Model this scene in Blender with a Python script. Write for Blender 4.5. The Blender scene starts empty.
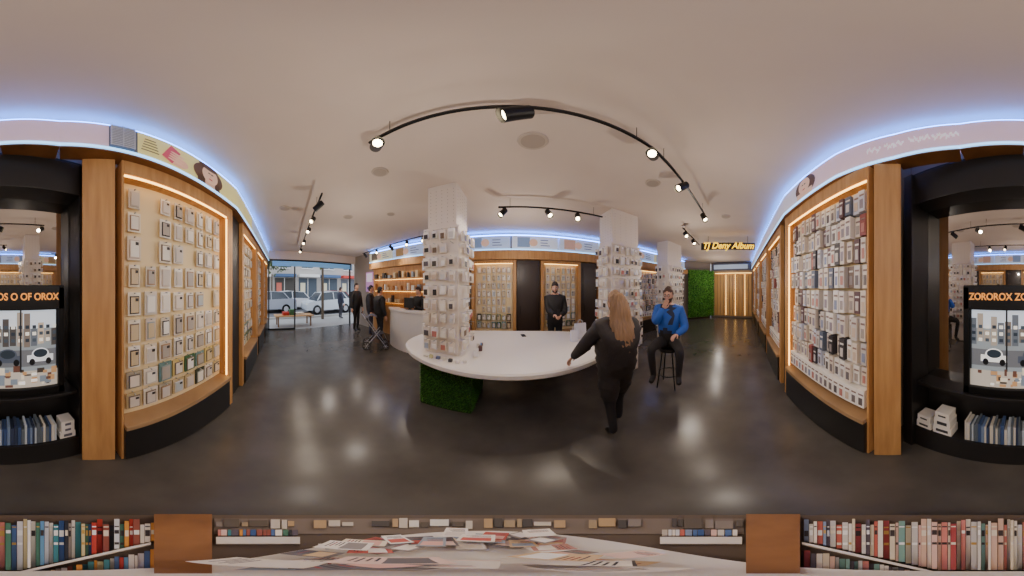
import bpy, bmesh, math, random
from mathutils import Vector, Matrix, noise
random.seed(7)
R=random.random
U=random.uniform
CH=1.65; HC=3.1
def az(px): return math.radians((px-512)*360/1024)
def P(px,d,z=0.0):
    a=az(px); return Vector((d*math.sin(a),d*math.cos(a),z))
def lin(c):
    c=c/255.0
    return c/12.92 if c<=.04045 else ((c+.055)/1.055)**2.4
def C(r,g,b): return (lin(r),lin(g),lin(b),1)
def link(o):
    bpy.context.scene.collection.objects.link(o); return o
MATS={}
def mat(name,col=(.5,.5,.5,1),rough=.5,metal=0,es=0,ecol=None,vcol=False,noise_amt=0,nscale=5,stretch=(1,1,1),col2=None,bump=0,spec=.5,vemit=0):
    if name in MATS: return MATS[name]
    m=bpy.data.materials.new(name); m.use_nodes=True
    nt=m.node_tree; b=nt.nodes['Principled BSDF']
    b.inputs['Base Color'].default_value=col
    b.inputs['Roughness'].default_value=rough
    b.inputs['Metallic'].default_value=metal
    b.inputs['Specular IOR Level'].default_value=spec
    if es:
        b.inputs['Emission Color'].default_value=ecol or col
        b.inputs['Emission Strength'].default_value=es
    if vcol:
        a=nt.nodes.new('ShaderNodeAttribute'); a.attribute_name='Col'
        nt.links.new(a.outputs['Color'],b.inputs['Base Color'])
        if vemit:
            nt.links.new(a.outputs['Color'],b.inputs['Emission Color'])
            b.inputs['Emission Strength'].default_value=vemit
    if col2 or bump:
        tc=nt.nodes.new('ShaderNodeTexCoord'); mp=nt.nodes.new('ShaderNodeMapping')
        mp.inputs['Scale'].default_value=stretch
        nz=nt.nodes.new('ShaderNodeTexNoise'); nz.inputs['Scale'].default_value=nscale
        nz.inputs['Detail'].default_value=6
        nt.links.new(tc.outputs['Object'],mp.inputs['Vector']); nt.links.new(mp.outputs[0],nz.inputs['Vector'])
        if col2:
            rp=nt.nodes.new('ShaderNodeValToRGB')
            rp.color_ramp.elements[0].position=.3; rp.color_ramp.elements[1].position=.7
            rp.color_ramp.elements[0].color=col; rp.color_ramp.elements[1].color=col2
            nt.links.new(nz.outputs['Fac'],rp.inputs[0]); nt.links.new(rp.outputs[0],b.inputs['Base Color'])
        if bump:
            bp=nt.nodes.new('ShaderNodeBump'); bp.inputs['Strength'].default_value=bump; bp.inputs['Distance'].default_value=.02
            nt.links.new(nz.outputs['Fac'],bp.inputs['Height']); nt.links.new(bp.outputs[0],b.inputs['Normal'])
    MATS[name]=m; return m
WOOD=mat('oak_wood',C(176,126,74),.5,col2=C(204,154,96),nscale=3,stretch=(6,6,.6))
WOODH=mat('oak_wood_dark',C(120,78,40),.45,col2=C(150,100,55),nscale=3,stretch=(2,2,5))
LEDGE=mat('ledge_oak',C(150,118,84),.5,col2=C(172,138,98),nscale=3,stretch=(1,1,6))
BLACK=mat('black_laminate',C(26,24,24),.4)
BLACKM=mat('black_metal',C(14,14,15),.4,metal=.3)
WHITE=mat('white_laminate',C(232,226,218),.35)
CEILM=mat('ceiling_paint',C(218,202,190),.9,col2=C(222,206,194),nscale=2)
WALLM=mat('wall_paint',C(160,146,132),.8)
PROD=mat('product_packaging',vcol=True,rough=.5)
LEDW=mat('warm_led_strip',(1,.7,.3,1),es=6,ecol=(1,.56,.14,1))
LEDB=mat('blue_led_strip',(.1,.3,1,1),es=20,ecol=(.05,.24,1,1))
LEDC=mat('cyan_led_strip',(.5,.8,1,1),es=2.5,ecol=(.22,.55,1,1))
LAMP=mat('lamp_glow',(1,.8,.5,1),es=22,ecol=(1,.80,.5,1))
MIR=mat('dark_mirror',(.66,.64,.62,1),.02,metal=1)
LBOX=mat('lightbox_print',vcol=True,rough=.6,vemit=.38)
SCREEN=mat('lit_screen',vcol=True,rough=.3,vemit=.75)
GREEN=mat('grass_blades',vcol=True,rough=.7)
SHADE=mat('matte_print',vcol=True,rough=.8)

class MB:
    def __init__(s): s.v=[];s.f=[];s.c=[];s.m=[]
    def poly(s,pts,col=(1,1,1,1),m=0):
        n=len(s.v); s.v+= [tuple(p) for p in pts]; s.f.append(tuple(range(n,n+len(pts)))); s.c.append(col); s.m.append(m)
    def box(s,o,a,b,c,col=(1,1,1,1),m=0):
        o=Vector(o);a=Vector(a);b=Vector(b);c=Vector(c)
        if a.cross(b).dot(c)<0: a,b=b,a
        n=len(s.v)
        s.v+=[tuple(p) for p in (o,o+a,o+a+b,o+b,o+c,o+a+c,o+a+b+c,o+b+c)]
        for f in ((0,3,2,1),(4,5,6,7),(0,1,5,4),(1,2,6,5),(2,3,7,6),(3,0,4,7)):
            s.f.append(tuple(n+i for i in f)); s.c.append(col); s.m.append(m)
    def abox(s,x0,x1,y0,y1,z0,z1,col=(1,1,1,1),m=0):
        s.box((x0,y0,z0),(x1-x0,0,0),(0,y1-y0,0),(0,0,z1-z0),col,m)
    def cyl(s,p0,p1,r0,r1,seg=16,col=(1,1,1,1),m=0,cap=True,capm=None):
        p0=Vector(p0);p1=Vector(p1); d=(p1-p0).normalized()
        a=d.orthogonal().normalized(); b=d.cross(a)
        n=len(s.v)
        for p,r in ((p0,r0),(p1,r1)):
            for i in range(seg):
                t=2*math.pi*i/seg; s.v.append(tuple(p+(a*math.cos(t)+b*math.sin(t))*r))
        for i in range(seg):
            j=(i+1)%seg; s.f.append((n+i,n+j,n+seg+j,n+seg+i)); s.c.append(col); s.m.append(m)
        if cap:
            s.f.append(tuple(n+i for i in reversed(range(seg)))); s.c.append(col); s.m.append(m)
            s.f.append(tuple(n+seg+i for i in range(seg))); s.c.append(col); s.m.append(m if capm is None else capm)
    def build(s,name,mats,parent=None,smooth=False,bevel=0):
        me=bpy.data.meshes.new(name); me.from_pydata(s.v,[],s.f); 
        for m in mats: me.materials.append(m)
        ca=me.color_attributes.new('Col','FLOAT_COLOR','CORNER')
        k=0
        for i,p in enumerate(me.polygons):
            p.material_index=s.m[i]; p.use_smooth=smooth
            for _ in range(p.loop_total):
                ca.data[k].color=s.c[i]; k+=1
        me.update()
        o=link(bpy.data.objects.new(name,me))
        if parent: o.parent=parent
        if bevel:
            b=o.modifiers.new('b','BEVEL'); b.width=bevel; b.segments=2; b.limit_method='ANGLE'
        return o
def empty(name):
    e=bpy.data.objects.new(name,None); link(e); e.empty_display_size=.1; return e
V=Vector
# ------------------------------------------------------------------ room shell
FLM=mat('polished_concrete',C(70,66,62),.26,col2=C(92,87,81),nscale=1.8,bump=.02,spec=.5)
flo=MB(); flo.abox(-7.05,10.6,-2.0,5.0,-.1,0); flo.build('floor',[FLM])
cl=MB(); cl.abox(-7.2,10.6,-2.0,5.0,HC,HC+.1); cl.build('ceiling',[CEILM])
chain=[Vector((-7.05,.25,0)),Vector((-3.3,-.38,0)),Vector((-2.3,-.58,0)),Vector((-.92,-1.17,0)),Vector((-.92,-1.45,0)),Vector((1.2,-1.45,0)),Vector((1.2,-1.02,0)),Vector((2.6,-.5,0)),Vector((10.2,.76,0))]
for a,b in zip(chain[:-1],chain[1:]):
    rw=MB(); rw.box(a+Vector((0,-.1,0)),b-a,(0,.1,0) if abs((b-a).x)>.01 else (.1,0,0),(0,0,HC)); rw.build('wall_rear',[WALLM])

ZF=2.68
def case(name,A,B,style,zb=.52,zt=2.54,depth=.16,ref=(0,1.5),postA=0,postB=0,led='tab',topz=ZF,rows=9,colw=.17,base=BLACK):
    A=Vector((A[0],A[1],0));B=Vector((B[0],B[1],0))
    u=(B-A); L=u.length; u.normalize(); n=Vector((-u.y,u.x,0))
    if (Vector((ref[0],ref[1],0))-A).dot(n)<0: n=-n
    z=Vector((0,0,1)); e=empty(name)
    def T(a,c,h): return A+u*a+n*c+z*h
    m=MB()
    def bx(a0,a1,c0,c1,h0,h1,mi): m.box(T(a0,c0,h0),u*(a1-a0),n*(c1-c0),z*(h1-h0),m=mi)
    bx(-postA,0.02,-depth,.0,0,topz,0); bx(L-.02,L+postB,-depth,0,0,topz,0)
    bx(.02,L-.02,-depth,0,zt,topz,0)
    bx(.02,L-.02,-depth,.05,zb-.05,zb,3)
    bx(.02,L-.02,-depth,.03,0.02,zb-.05,1)
    bx(.02,L-.02,-depth,-depth+.02,zb,zt,2)
    m.build('frame',[WOOD,base,mat('pegboard_cream',C(236,214,168),.6),LEDGE],e,bevel=.004)
    l=MB()
    def lb(a0,a1,c0,c1,h0,h1): l.box(T(a0,c0,h0),u*(a1-a0),n*(c1-c0),z*(h1-h0))
    if 't' in led: lb(.03,L-.03,-.03,-.015,zt-.014,zt-.001)
    if 'a' in led: lb(.021,.032,-.03,-.015,zb+.01,zt-.03)
    if 'b' in led: lb(L-.032,L-.021,-.03,-.015,zb+.01,zt-.03)
    if l.v: l.build('led_strip',[LEDW],e)
    p=MB(); hh=(zt-zb-.12); rh=hh/rows; cols=max(1,int((L-.14)/colw)); cw=(L-.14)/cols
    for r in range(rows):
        for c in range(cols):
            a=.07+cw*(c+.5); h=zb+.06+rh*(r+.5)
            if style=='cases':
                if R()<.04: continue
                pc=random.choice([C(236,224,200),C(240,232,215),C(228,214,194),C(216,206,190),C(244,238,228),C(214,200,186)])
                w=cw*U(.58,.86); g=rh*U(.72,.92)
                if r<2: pc=random.choice([C(60,66,50),C(190,170,130),C(74,110,74),C(225,215,200),C(110,140,136),C(170,160,140),C(80,60,50),C(214,190,120)]); w=cw*.88
                p.box(T(a-w/2,-depth+.05,h-g/2),u*w,n*.014,z*g,pc)
                ic=random.choice([C(50,44,40),C(120,106,92),C(235,225,210),C(196,188,180),C(206,190,176),C(90,86,86),C(150,160,160),C(160,130,100),C(210,206,202)])
                p.box(T(a-w*.36,-depth+.065,h-g*.42),u*w*.72,n*.008,z*g*.76,ic)
                ic2=random.choice([C(235,228,215),C(226,214,200),C(176,166,156),C(240,236,226),C(206,196,186),C(180,188,190),C(206,186,150)])
                p.box(T(a-w*.30,-depth+.074,h-g*.37),u*w*.60,n*.003,z*g*.66,ic2)
                if R()<.6: p.box(T(a-w*.26,-depth+.078,h+g*.12),u*w*.22,n*.003,z*g*.13,C(50,46,46))
                p.box(T(a-.004,-depth+.02,h+g*.44),u*.008,n*.07,z*.008,C(180,180,180))
            else:
                w=cw*U(.68,.95); g=rh*U(.84,.97); dd=U(.03,.10)
                if R()<.2: pc=random.choice([C(70,66,70),C(54,52,56),C(106,80,84),C(150,84,80),C(100,110,130),C(130,110,100)])
                else: pc=random.choice([C(236,230,224),C(238,234,228),C(222,212,202),C(208,202,198),C(226,212,196),C(208,210,222),C(230,218,204)])
                if r<1: pc=C(246,242,236); w=cw*.96; g=rh*.9; dd=.10
                p.box(T(a-w/2,-depth+.03,h-g/2),u*w,n*dd,z*g,pc)
                dk=pc[0]<.25
                ic=random.choice([C(180,172,168),C(150,140,140),C(214,206,200)]) if dk else random.choice([C(120,112,112),C(190,130,120),C(140,150,180),C(170,160,154),C(96,90,92),C(210,190,170),C(150,140,150)])
                p.box(T(a-w*.26,-depth+.031+dd,h-g*.36),u*w*.52,n*.003,z*g*.42,ic)
                p.box(T(a-w*.4,-depth+.031+dd,h+g*.22),u*w*.7,n*.003,z*g*.08,C(230,225,220) if dk else C(140,116,108))
    p.build('packages',[PROD],e)
    return e
def wl(x):
    if x<-3.3: a,b=(-7,.5),(-3.3,-.13)
    else: a,b=(-3.3,-.13),(-2.25,-.33)
    t=(x-a[0])/(b[0]-a[0]); return (x,a[1]+t*(b[1]-a[1]))
def wr(x):
    t=(x-2.58)/(9.95-2.58); return (x,-.27+t*1.23)
case('display_case',(-2.17,-.365),(-.83,-.897),'cases',postA=.1,rows=9,colw=.15,led='ta')
case('display_case',wl(-4.1),wl(-2.85),'cases',postA=.08,postB=.08,rows=9,led='tb')
case('display_case',wl(-5.6),wl(-4.35),'cases',postA=.08,postB=.08,rows=9,led='tb')
case('display_case',wl(-6.85),wl(-5.85),'cases',postA=.04,postB=.08,rows=9,led='tb')
case('display_case',(1.06,-.752),(2.5,-.295),'boxes',postB=.09,rows=9,colw=.078,led='tb')
for x0,x1 in ((2.95,4.2),(4.5,5.9),(6.2,7.6),(7.9,9.4)):
    case('display_case',wr(x0),wr(x1),'boxes',postA=.08,postB=.08,rows=9,colw=.11,led='ta')
for a,b in ((wl(-2.77),(-2.27,-.325)),(wl(-4.27),wl(-4.18)),(wl(-5.77),wl(-5.68)),((2.6,-.265),wr(2.86)),(wr(4.28),wr(4.42)),(wr(5.98),wr(6.12)),(wr(7.68),wr(7.82)),(wr(9.48),wr(9.95))):
    dv=MB(); A=Vector((a[0],a[1]-.14,0));B=Vector((b[0],b[1]-.14,0)); dv.box(A,B-A,(0,.08,0),(0,0,ZF)); dv.build('trim_divider',[BLACK])
def post(name,a,b):
    A=Vector((a[0],a[1],0));B=Vector((b[0],b[1],0)); u=(B-A); n=Vector((-u.y,u.x,0)).normalized()
    if (Vector((0,1,0))-A).dot(n)<0: n=-n
    m=MB(); m.box(A-n*.16,u,n*.16,(0,0,ZF)); m.build(name,[WOOD],bevel=.006)
post('trim_oak_post',(-.583,-1.06),(-.79,-.925)); post('trim_oak_post',(1.02,-.775),(.876,-.933))

# ---------------------------------------------------------------- mirror niche
nm=MB()
nm.abox(-.84,1.14,-1.42,-1.37,0,2.9)
nm.abox(-.66,.93,-1.36,-1.14,2.36,2.67)
nm.abox(-.72,-.605,-1.36,-1.14,0,2.67)
nm.abox(.905,1.0,-1.36,-1.10,0,2.67)
nm.abox(-.6,.9,-1.36,-1.14,0,.30)
nm.abox(-.6,.9,-1.36,-1.17,.80,.83)
nm.build('trim_niche',[BLACK],bevel=.004)
mm=MB(); mm.abox(-.6,.9,-1.355,-1.345,.83,2.36); mm.build('mirror_panel',[MIR])
fr=empty('framed_display_screen')
f=MB()
x0,x1,yy=-.50,.47,-1.20
f.abox(x0,x0+.05,yy-.05,yy,.83,1.66); f.abox(x1-.05,x1,yy-.05,yy,.83,1.66)
f.abox(x0,x1,yy-.05,yy,1.50,1.67); f.abox(x0,x1,yy-.05,yy,.83,.90)
f.build('frame',[BLACKM],fr,bevel=.006)
s=MB()
sx0,sx1,sz0,sz1=x0+.05,x1-.05,.90,1.50
def sp(u0,u1,v0,v1,c,k):
    W_=sx1-sx0;H_=sz1-sz0
    s.abox(sx0+W_*u0,sx0+W_*u1,yy-.03+.0008*k,yy-.0295+.0008*k,sz0+H_*v0,sz0+H_*v1,c)
sp(0,1,0,1,C(130,138,142),0)
sp(0,1,.78,1,C(196,206,216),1)
for i in range(16):
    a=i/16; sp(a+.003,a+.058,U(.55,.62),U(.74,.98),random.choice([C(110,100,92),C(150,140,128),C(90,96,104),C(176,160,140),C(70,66,64)]),2)
    for j in range(3): sp(a+.012,a+.045,.62+.08*j,.66+.08*j,random.choice([C(40,48,58),C(230,226,214),C(60,70,80)]),3)
sp(0,1,.30,.52,C(96,98,102),2)
def sell(cu,cv,ru,rv,c,k):
    W_=sx1-sx0;H_=sz1-sz0
    s.poly([(sx0+W_*(cu+ru*math.cos(t*.3491)),yy-.029+.0008*k,sz0+H_*(cv+rv*math.sin(t*.3491))) for t in range(18)],c)
for cu,cc in ((.16,C(206,210,214)),(.45,C(70,76,88)),(.78,C(224,224,220))):
    sp(cu-.12,cu+.12,.36,.45,cc,3); sell(cu,.46,.08,.08,cc,4); sell(cu,.47,.065,.055,C(40,48,56),5)
    for q in (-.075,.075): sell(cu+q,.36,.026,.045,C(22,22,24),5)
sp(0,1,0,.24,C(170,162,150),3)
for i in range(50):
    a=U(0,.93); v=U(.01,.24); sp(a,a+U(.02,.07),v,v+U(.02,.10),random.choice([C(60,52,46),C(235,230,220),C(170,130,90),C(110,120,130),C(200,190,170),C(90,60,50)]),4+i*.1)
for u_ in (.0,.33,.66,.985): sp(u_,u_+.015,.24,1,C(30,30,32),6)
s.build('screen',[SCREEN],fr)
def text(name,body,loc,rot,size,m,extr=.004,parent=None,bevel=0,shear=0):
    cu=bpy.data.curves.new(name,'FONT'); cu.body=body; cu.size=size; cu.extrude=extr; cu.align_x='CENTER'; cu.align_y='CENTER'; cu.bevel_depth=bevel; cu.shear=shear
    cu.materials.append(m); o=link(bpy.data.objects.new(name,cu)); o.location=loc; o.rotation_euler=rot
    if parent: o.parent=parent
    return o
text('sign_text','ZOROROX ZOS O OF OROX',(-.015,yy+.006,1.59),(math.pi/2,0,math.pi),.066,mat('amber_letters',(1,.45,.12,1),es=.5,ecol=(1,.34,.05,1)),.003,fr,bevel=.0015)
bk=MB(); x=-.42
while x<.44:
    w=U(.012,.028); h=U(.2,.26); bk.abox(x,x+w*.9,-1.30,-1.16,.305,.30+h,random.choice([C(60,80,120),C(110,130,160),C(180,190,200),C(50,60,84),C(200,195,185),C(90,100,110)])); x+=w
bk.build('catalogue_row',[PROD])
wb=MB()
for (bx0,bx1,zz0,zz1) in ((.55,.72,.305,.40),(.56,.71,.401,.50),(.57,.70,.501,.58),(.74,.89,.305,.39),(.75,.88,.391,.47)):
    wb.abox(bx0,bx1,-1.28,-1.15,zz0,zz1,C(225,220,212)); wb.abox(bx0+.03,bx1-.03,-1.15,-1.148,zz0+.03,zz1-.03,C(50,50,55))
wb.build('product_box_stack',[PROD],bevel=.003)
wb=MB()
for (bx0,bx1,zz0,zz1) in ((-.58,-.45,.305,.38),(-.57,-.46,.381,.45),(-.57,-.46,.451,.52)):
    wb.abox(bx0,bx1,-1.28,-1.16,zz0,zz1,C(225,220,212)); wb.abox(bx0+.03,bx1-.03,-1.16,-1.158,zz0+.02,zz1-.02,C(90,90,100))
wb.build('product_box_stack',[PROD],bevel=.003)

# ---------------------------------------------------------------- rear fascia lightboxes
F=[(-6.9,.54),(-3.33,-.08),(-2.25,-.27),(-1.57,-.53),(-.89,-.79),(-.687,-.87),(-.38,-.99),(0,-1.05),(.42,-1.01),(.876,-.86),(1.385,-.62),(2.47,-.25),(9.8,1.0)]
F=[Vector((a,b,0)) for a,b in F]
def hitF(px):
    a=az(px); d=Vector((math.sin(a),math.cos(a),0))
    best=None
    for A,B in zip(F[:-1],F[1:]):
        u=B-A; den=d.x*u.y-d.y*u.x
        if abs(den)<1e-9: continue
        t=(A.x*u.y-A.y*u.x)/den; s_=(A.x*d.y-A.y*d.x)/den
        if t>0 and -1e-6<=s_<=1+1e-6:
            n=Vector((u.y,-u.x,0)).normalized()
            if n.dot(-A)<0: n=-n
            if best is None or t<best[0]: best=(t,d*t,u.normalized(),n)
    return best[1:]
Z=Vector((0,0,1))
dense=[]
for A,B in zip(F[:-1],F[1:]):
    k=max(1,int((B-A).length/.12)) if (B-A).length<2 else 8
    for i in range(k): dense.append(A.lerp(B,i/k))
dense.append(F[-1])
groups=[]
for A,B in zip(dense[:-1],dense[1:]):
    x=(A.x+B.x)/2; g=0 if x<-3.3 else 1 if x<-.95 else 2 if x<1.0 else 3 if x<2.5 else 4
    if not groups or groups[-1][0]!=g: groups.append((g,[]))
    groups[-1][1].append((A,B))
FA={}
for g,segs in groups:
    fa=empty('fascia_lightbox'); FA[g]=fa; m=MB(); l=MB(); lb=MB(); so=MB()
    for A,B in segs:
        u=B-A; n=Vector((-u.y,u.x,0)).normalized()
        if n.dot(Vector((0,2,0))-A)<0: n=-n
        mid=(A+B)/2
        if mid.x<-3.4: col=C(180,195,215)
        elif mid.x<-.93: col=C(224,212,140)
        elif mid.x<-.70: col=C(90,95,105)
        elif mid.x<1.9: col=C(214,186,198)
        else: col=C(205,200,215)
        m.box(A-n*.1+Z*2.70,u,n*.1,Z*.31,col)
        l.box(A-n*.04+Z*3.018,u,n*.035,Z*.010)
        lb.box(A+n*.001+Z*2.690,u,n*.015,Z*.022)
        so.box(A-n*.16+Z*2.682,u,n*.16,Z*.016)
    m.build('panel',[LBOX],fa); l.build('blue_led',[LEDB],fa); lb.build('edge_led',[LEDC],fa); so.build('soffit',[WOODH],fa)
def decal(mb,px,zc,w,h,col,k,shape='e',rot=0):
    p,u,n=hitF(px)
    if (Vector((0,0,0))-p).dot(n)<0: n=-n
    pts=[]
    N=24 if shape=='e' else 4
    for i in range(N):
        t=2*math.pi*i/N+(math.pi/4 if N==4 else 0)
        r=1 if N>4 else 1.414
        a=math.cos(t)*w/2*r; b=math.sin(t)*h/2*r
        a,b=a*math.cos(rot)-b*math.sin(rot),a*math.sin(rot)+b*math.cos(rot)
        pts.append(p+u*a+Z*(zc+b)+n*(.006+.002*k))
    mb.poly(pts,col)
dc=MB()
def face(px,k):
    decal(dc,px,2.85,.50,.28,C(96,70,56),1); decal(dc,px,2.76,.38,.10,C(86,62,50),1,'q'); decal(dc,px+.6,2.755,.17,.09,C(206,166,146),2,'q')
    decal(dc,px+.6,2.865,.27,.22,C(222,182,158),3); decal(dc,px-1.2,2.96,.32,.07,C(86,62,50),4)
    for q in (-.8,2.0): decal(dc,px+q,2.885,.045,.016,C(50,34,32),5)
    decal(dc,px+.6,2.81,.07,.018,C(176,70,76),5); decal(dc,px+.6,2.85,.02,.03,C(200,156,136),5)
face(209,1)
decal(dc,171,2.86,.12,.20,C(196,80,104),2,'q',.5); decal(dc,178,2.80,.24,.12,C(220,174,150),1)
for i in range(4): decal(dc,175+i*.8,2.79+.03*i,.17,.026,C(228,184,160),3,'e',.15)
for i in range(5): decal(dc,150,2.79+.035*i,.16-.015*i,.012,C(110,96,70),1,'q')
dc.build('poster_print',[LBOX],FA[1]); dc=MB()
def lface(px):
    decal(dc,px,2.86,.44,.28,C(84,62,56),1); decal(dc,px-.4,2.875,.25,.21,C(215,178,156),3); decal(dc,px-.4,2.755,.34,.09,C(210,176,160),2,'q')
    for q in (-1.6,.6): decal(dc,px+q,2.89,.04,.016,C(50,34,32),4)
    decal(dc,px-.4,2.82,.06,.016,C(176,70,76),4)
lface(805)
for i in range(52):
    px=868+i*1.75
    if i in(8,9,21,22,23,36): continue
    decal(dc,px,2.86+.02*math.sin(i*1.9)+.01*math.sin(i*.8),.010,.04+.03*(i%3==0),C(240,236,240),1,'e',.4*math.sin(i*2.3))
    decal(dc,px,2.86+.02*math.sin(i*1.9),.026,.009,C(240,236,240),1,'e',.8*math.sin(i*1.3))
dc.build('poster_print',[LBOX],FA[3])
vg=MB()
p,u,n=hitF(122); 
if n.dot(-p)<0: n=-n
vg.box(p-u*.09+n*.006+Z*2.73,u*.18,n*.015,Z*.27,C(120,128,146))
for i in range(12): vg.box(p-u*.09+n*.022+Z*(2.74+i*.0215),u*.18,n*.006,Z*.010,C(210,216,230))
for i in range(3): vg.box(p-u*(.09-.086*i)+n*.029+Z*2.73,u*.008,n*.004,Z*.27,C(210,216,230))
vg.build('air_vent_grille',[PROD])

# ---------------------------------------------------------------- front wall
fw=MB(); fw.abox(-7.1,10.6,4.88,4.98,0,HC); fw.build('wall_front',[WALLM])
ff=empty('fascia_lightbox')
m=MB(); l=MB(); l2=MB()
cols=[C(205,200,170),C(180,195,222),C(210,200,160),C(176,194,226),C(205,212,226),C(190,200,220)]
x=-5.4;i=0
while x<8.0:
    w=1.35
    m.abox(x,x+w-.05,4.52,4.86,2.64,2.98,cols[i%6])
    m.abox(x+.15,x+.5,4.514,4.519,2.68,2.94,random.choice([C(150,120,80),C(120,140,170),C(190,150,130),C(90,80,70)]))
    m.poly([(x+.6+.12*math.cos(t*.5236),4.512,2.8+.1*math.sin(t*.5236)) for t in range(12)],random.choice([C(120,90,70),C(70,60,60),C(215,175,150)]))
    for q in range(3): m.abox(x+.8,x+.8+U(.2,.35),4.514,4.518,2.72+q*.07,2.74+q*.07,C(90,100,140))
    x+=w;i+=1
l.abox(-5.4,8.1,4.54,4.60,3.0,3.012); l2.abox(-5.4,8.1,4.50,4.52,2.605,2.63)
m.build('panel',[LBOX],ff); l.build('blue_led',[LEDB],ff); l2.build('edge_led',[LEDC],ff)
wd=MB(); wd.abox(-5.4,8.4,4.5,4.86,2.37,2.6); wd.build('trim_header',[WOOD])
for x0,x1,st in ((-2.5,-1.3,'cases'),(-1.1,.05,'cases'),(.9,2.0,'cases'),(2.75,4.0,'cases'),(4.4,5.8,'boxes'),(6.1,7.5,'boxes')):
    case('display_case',(x0,4.6),(x1,4.6),st,zt=2.28,topz=2.36,postA=.07,postB=.07,rows=8,colw=.14,ref=(0,0),led='t')  # top strip here is an added light for the case interiors
for i,(x0,x1) in enumerate(((.14,.8),(2.1,2.66))):
    d=MB(); d.abox(x0,x1,4.66,4.72,0,2.36); d.abox(x0+.06,x1-.06,4.64,4.66,.1,2.25); d.cyl((x0+.1,4.60,1.0),(x0+.1,4.60,1.2),.01,.01,8,m=1); d.build('door_%d'%(i+1),[mat('dark_door',C(52,38,30),.4),BLACKM],bevel=.004)
m=MB(); m.abox(-5.35,-2.62,4.70,4.87,0,2.36); m.build('wall_cash_desk_panelling',[WOOD])
m=MB()
for k in range(3):
    m.abox(-5.2,-2.75,4.5,4.69,1.15+.4*k,1.18+.4*k,m=0)
    x=-5.1
    while x<-2.9:
        w=U(.05,.14); m.abox(x,x+w,4.53,4.64,1.18+.4*k,1.18+.4*k+U(.08,.25),random.choice([C(230,225,215),C(60,55,50),C(190,140,90),C(214,190,150),C(140,150,160)]),m=1); x+=w+U(.04,.16)
m.build('wall_shelf',[WOOD,PROD])
l=MB()
for k in range(3): l.abox(-5.2,-2.75,4.66,4.67,1.13+.4*k,1.14+.4*k)
l.build('shelf_led_strip',[LEDW])
m=MB(); m.abox(-6.0,-5.5,4.80,4.84,1.5,2.3,C(190,140,190)); m.abox(-5.95,-5.55,4.795,4.80,1.9,2.25,C(235,215,235)); m.abox(-5.9,-5.6,4.79,4.795,1.6,1.7,C(90,70,140)); m.build('wall_poster',[LBOX])
m=MB(); m.abox(10.0,10.2,.7,3.65,0,HC); m.build('wall_right',[WALLM])
m=MB(); m.box((9.95,3.65,0),(-1.4,1.3,0),(.1,.1,0),(0,0,HC)); m.build('wall_corner',[WALLM])
m=MB(); y=1.0
while y<3.3:
    m.abox(9.9,9.98,y,y+.17,0.1,2.45); y+=.2
m.build('wall_slat_panel',[mat('lit_slats',C(205,160,95),.5)])
l=MB(); l.abox(9.84,9.86,1.0,3.3,2.46,2.48)
for k in range(3): l.abox(9.88,9.895,1.4+.6*k,1.415+.6*k,.15,2.4)
l.build('slat_led_strip',[LEDW])
m=MB(); m.abox(9.6,9.98,1.05,3.4,2.62,2.98,C(70,74,90)); m.abox(9.58,9.6,1.2,3.3,2.68,2.92,C(170,185,205)); m.build('fascia_sign_box',[LBOX])
def blades(name,faces,count,ln,parent=None,cs=None,w=.008):
    g=MB(); cs=cs or [C(44,100,26),C(66,130,38),C(88,156,48),C(34,80,22),C(108,172,64)]
    tot=sum(f[1].length*f[2].length for f in faces)
    for (o,a,b,n) in faces:
        n=n.normalized(); k=int(count*a.length*b.length/tot)
        for i in range(k):
            p=o+a*R()+b*R(); dr=(n+Vector((U(-.8,.8),U(-.8,.8),U(-.5,.9)))).normalized(); L=ln*U(.6,1.2)
            s_=dr.cross(Vector((R(),R(),R()))).normalized()*w
            g.poly([p-s_,p+s_,p+dr*L+s_*.2],random.choice(cs))
    return g.build(name,[GREEN],parent)
e=empty('green_plant_wall')
o=Vector((8.47,4.5,.1)); a=Vector((1.2,-1.15,0)); nn=Vector((-1,-1,0))
g=MB(); g.box(o,a,Vector((.06,.06,0)),Vector((0,0,2.5)),C(50,100,34)); g.build('backing',[GREEN],e)
blades('leaves',[(o,a,Vector((0,0,2.5)),nn)],5000,.12,e,w=.03,cs=[C(90,165,60),C(124,196,80),C(70,136,48),C(146,206,96)])

# ---------------------------------------------------------------- display towers
def hooks_face(p,O,u,n,w,z0,z1,cols,rows,dark=.4):
    cw=w/cols; rh=(z1-z0)/rows
    for r in range(rows):
        for c in range(cols):
            a=cw*(c+.5); h=z0+rh*(r+.5)
            p.box(O+u*(a-.003)+Z*(h+rh*.3),u*.006,n*.12,Z*.006,C(170,170,170))
            if R()<.06: continue
            if R()<dark: pc=random.choice([C(40,36,34),C(60,52,46),C(110,90,70),C(90,84,84)])
            else: pc=random.choice([C(240,236,228),C(214,200,184),C(206,186,164),C(190,120,110),C(170,180,190),C(226,218,204),C(210,208,204)])
            ww=cw*U(.5,.8); hh=rh*U(.55,.78); d0=U(.03,.07)
            p.box(O+u*(a-ww/2)+n*d0+Z*(h+rh*.3-hh),u*ww,n*.035,Z*hh,random.choice([C(238,230,218),C(226,216,202),C(240,236,228)]))
            p.box(O+u*(a-ww*.35)+n*(d0+.036)+Z*(h+rh*.22-hh*.8),u*ww*.7,n*.006,Z*hh*.55,pc)
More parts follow.
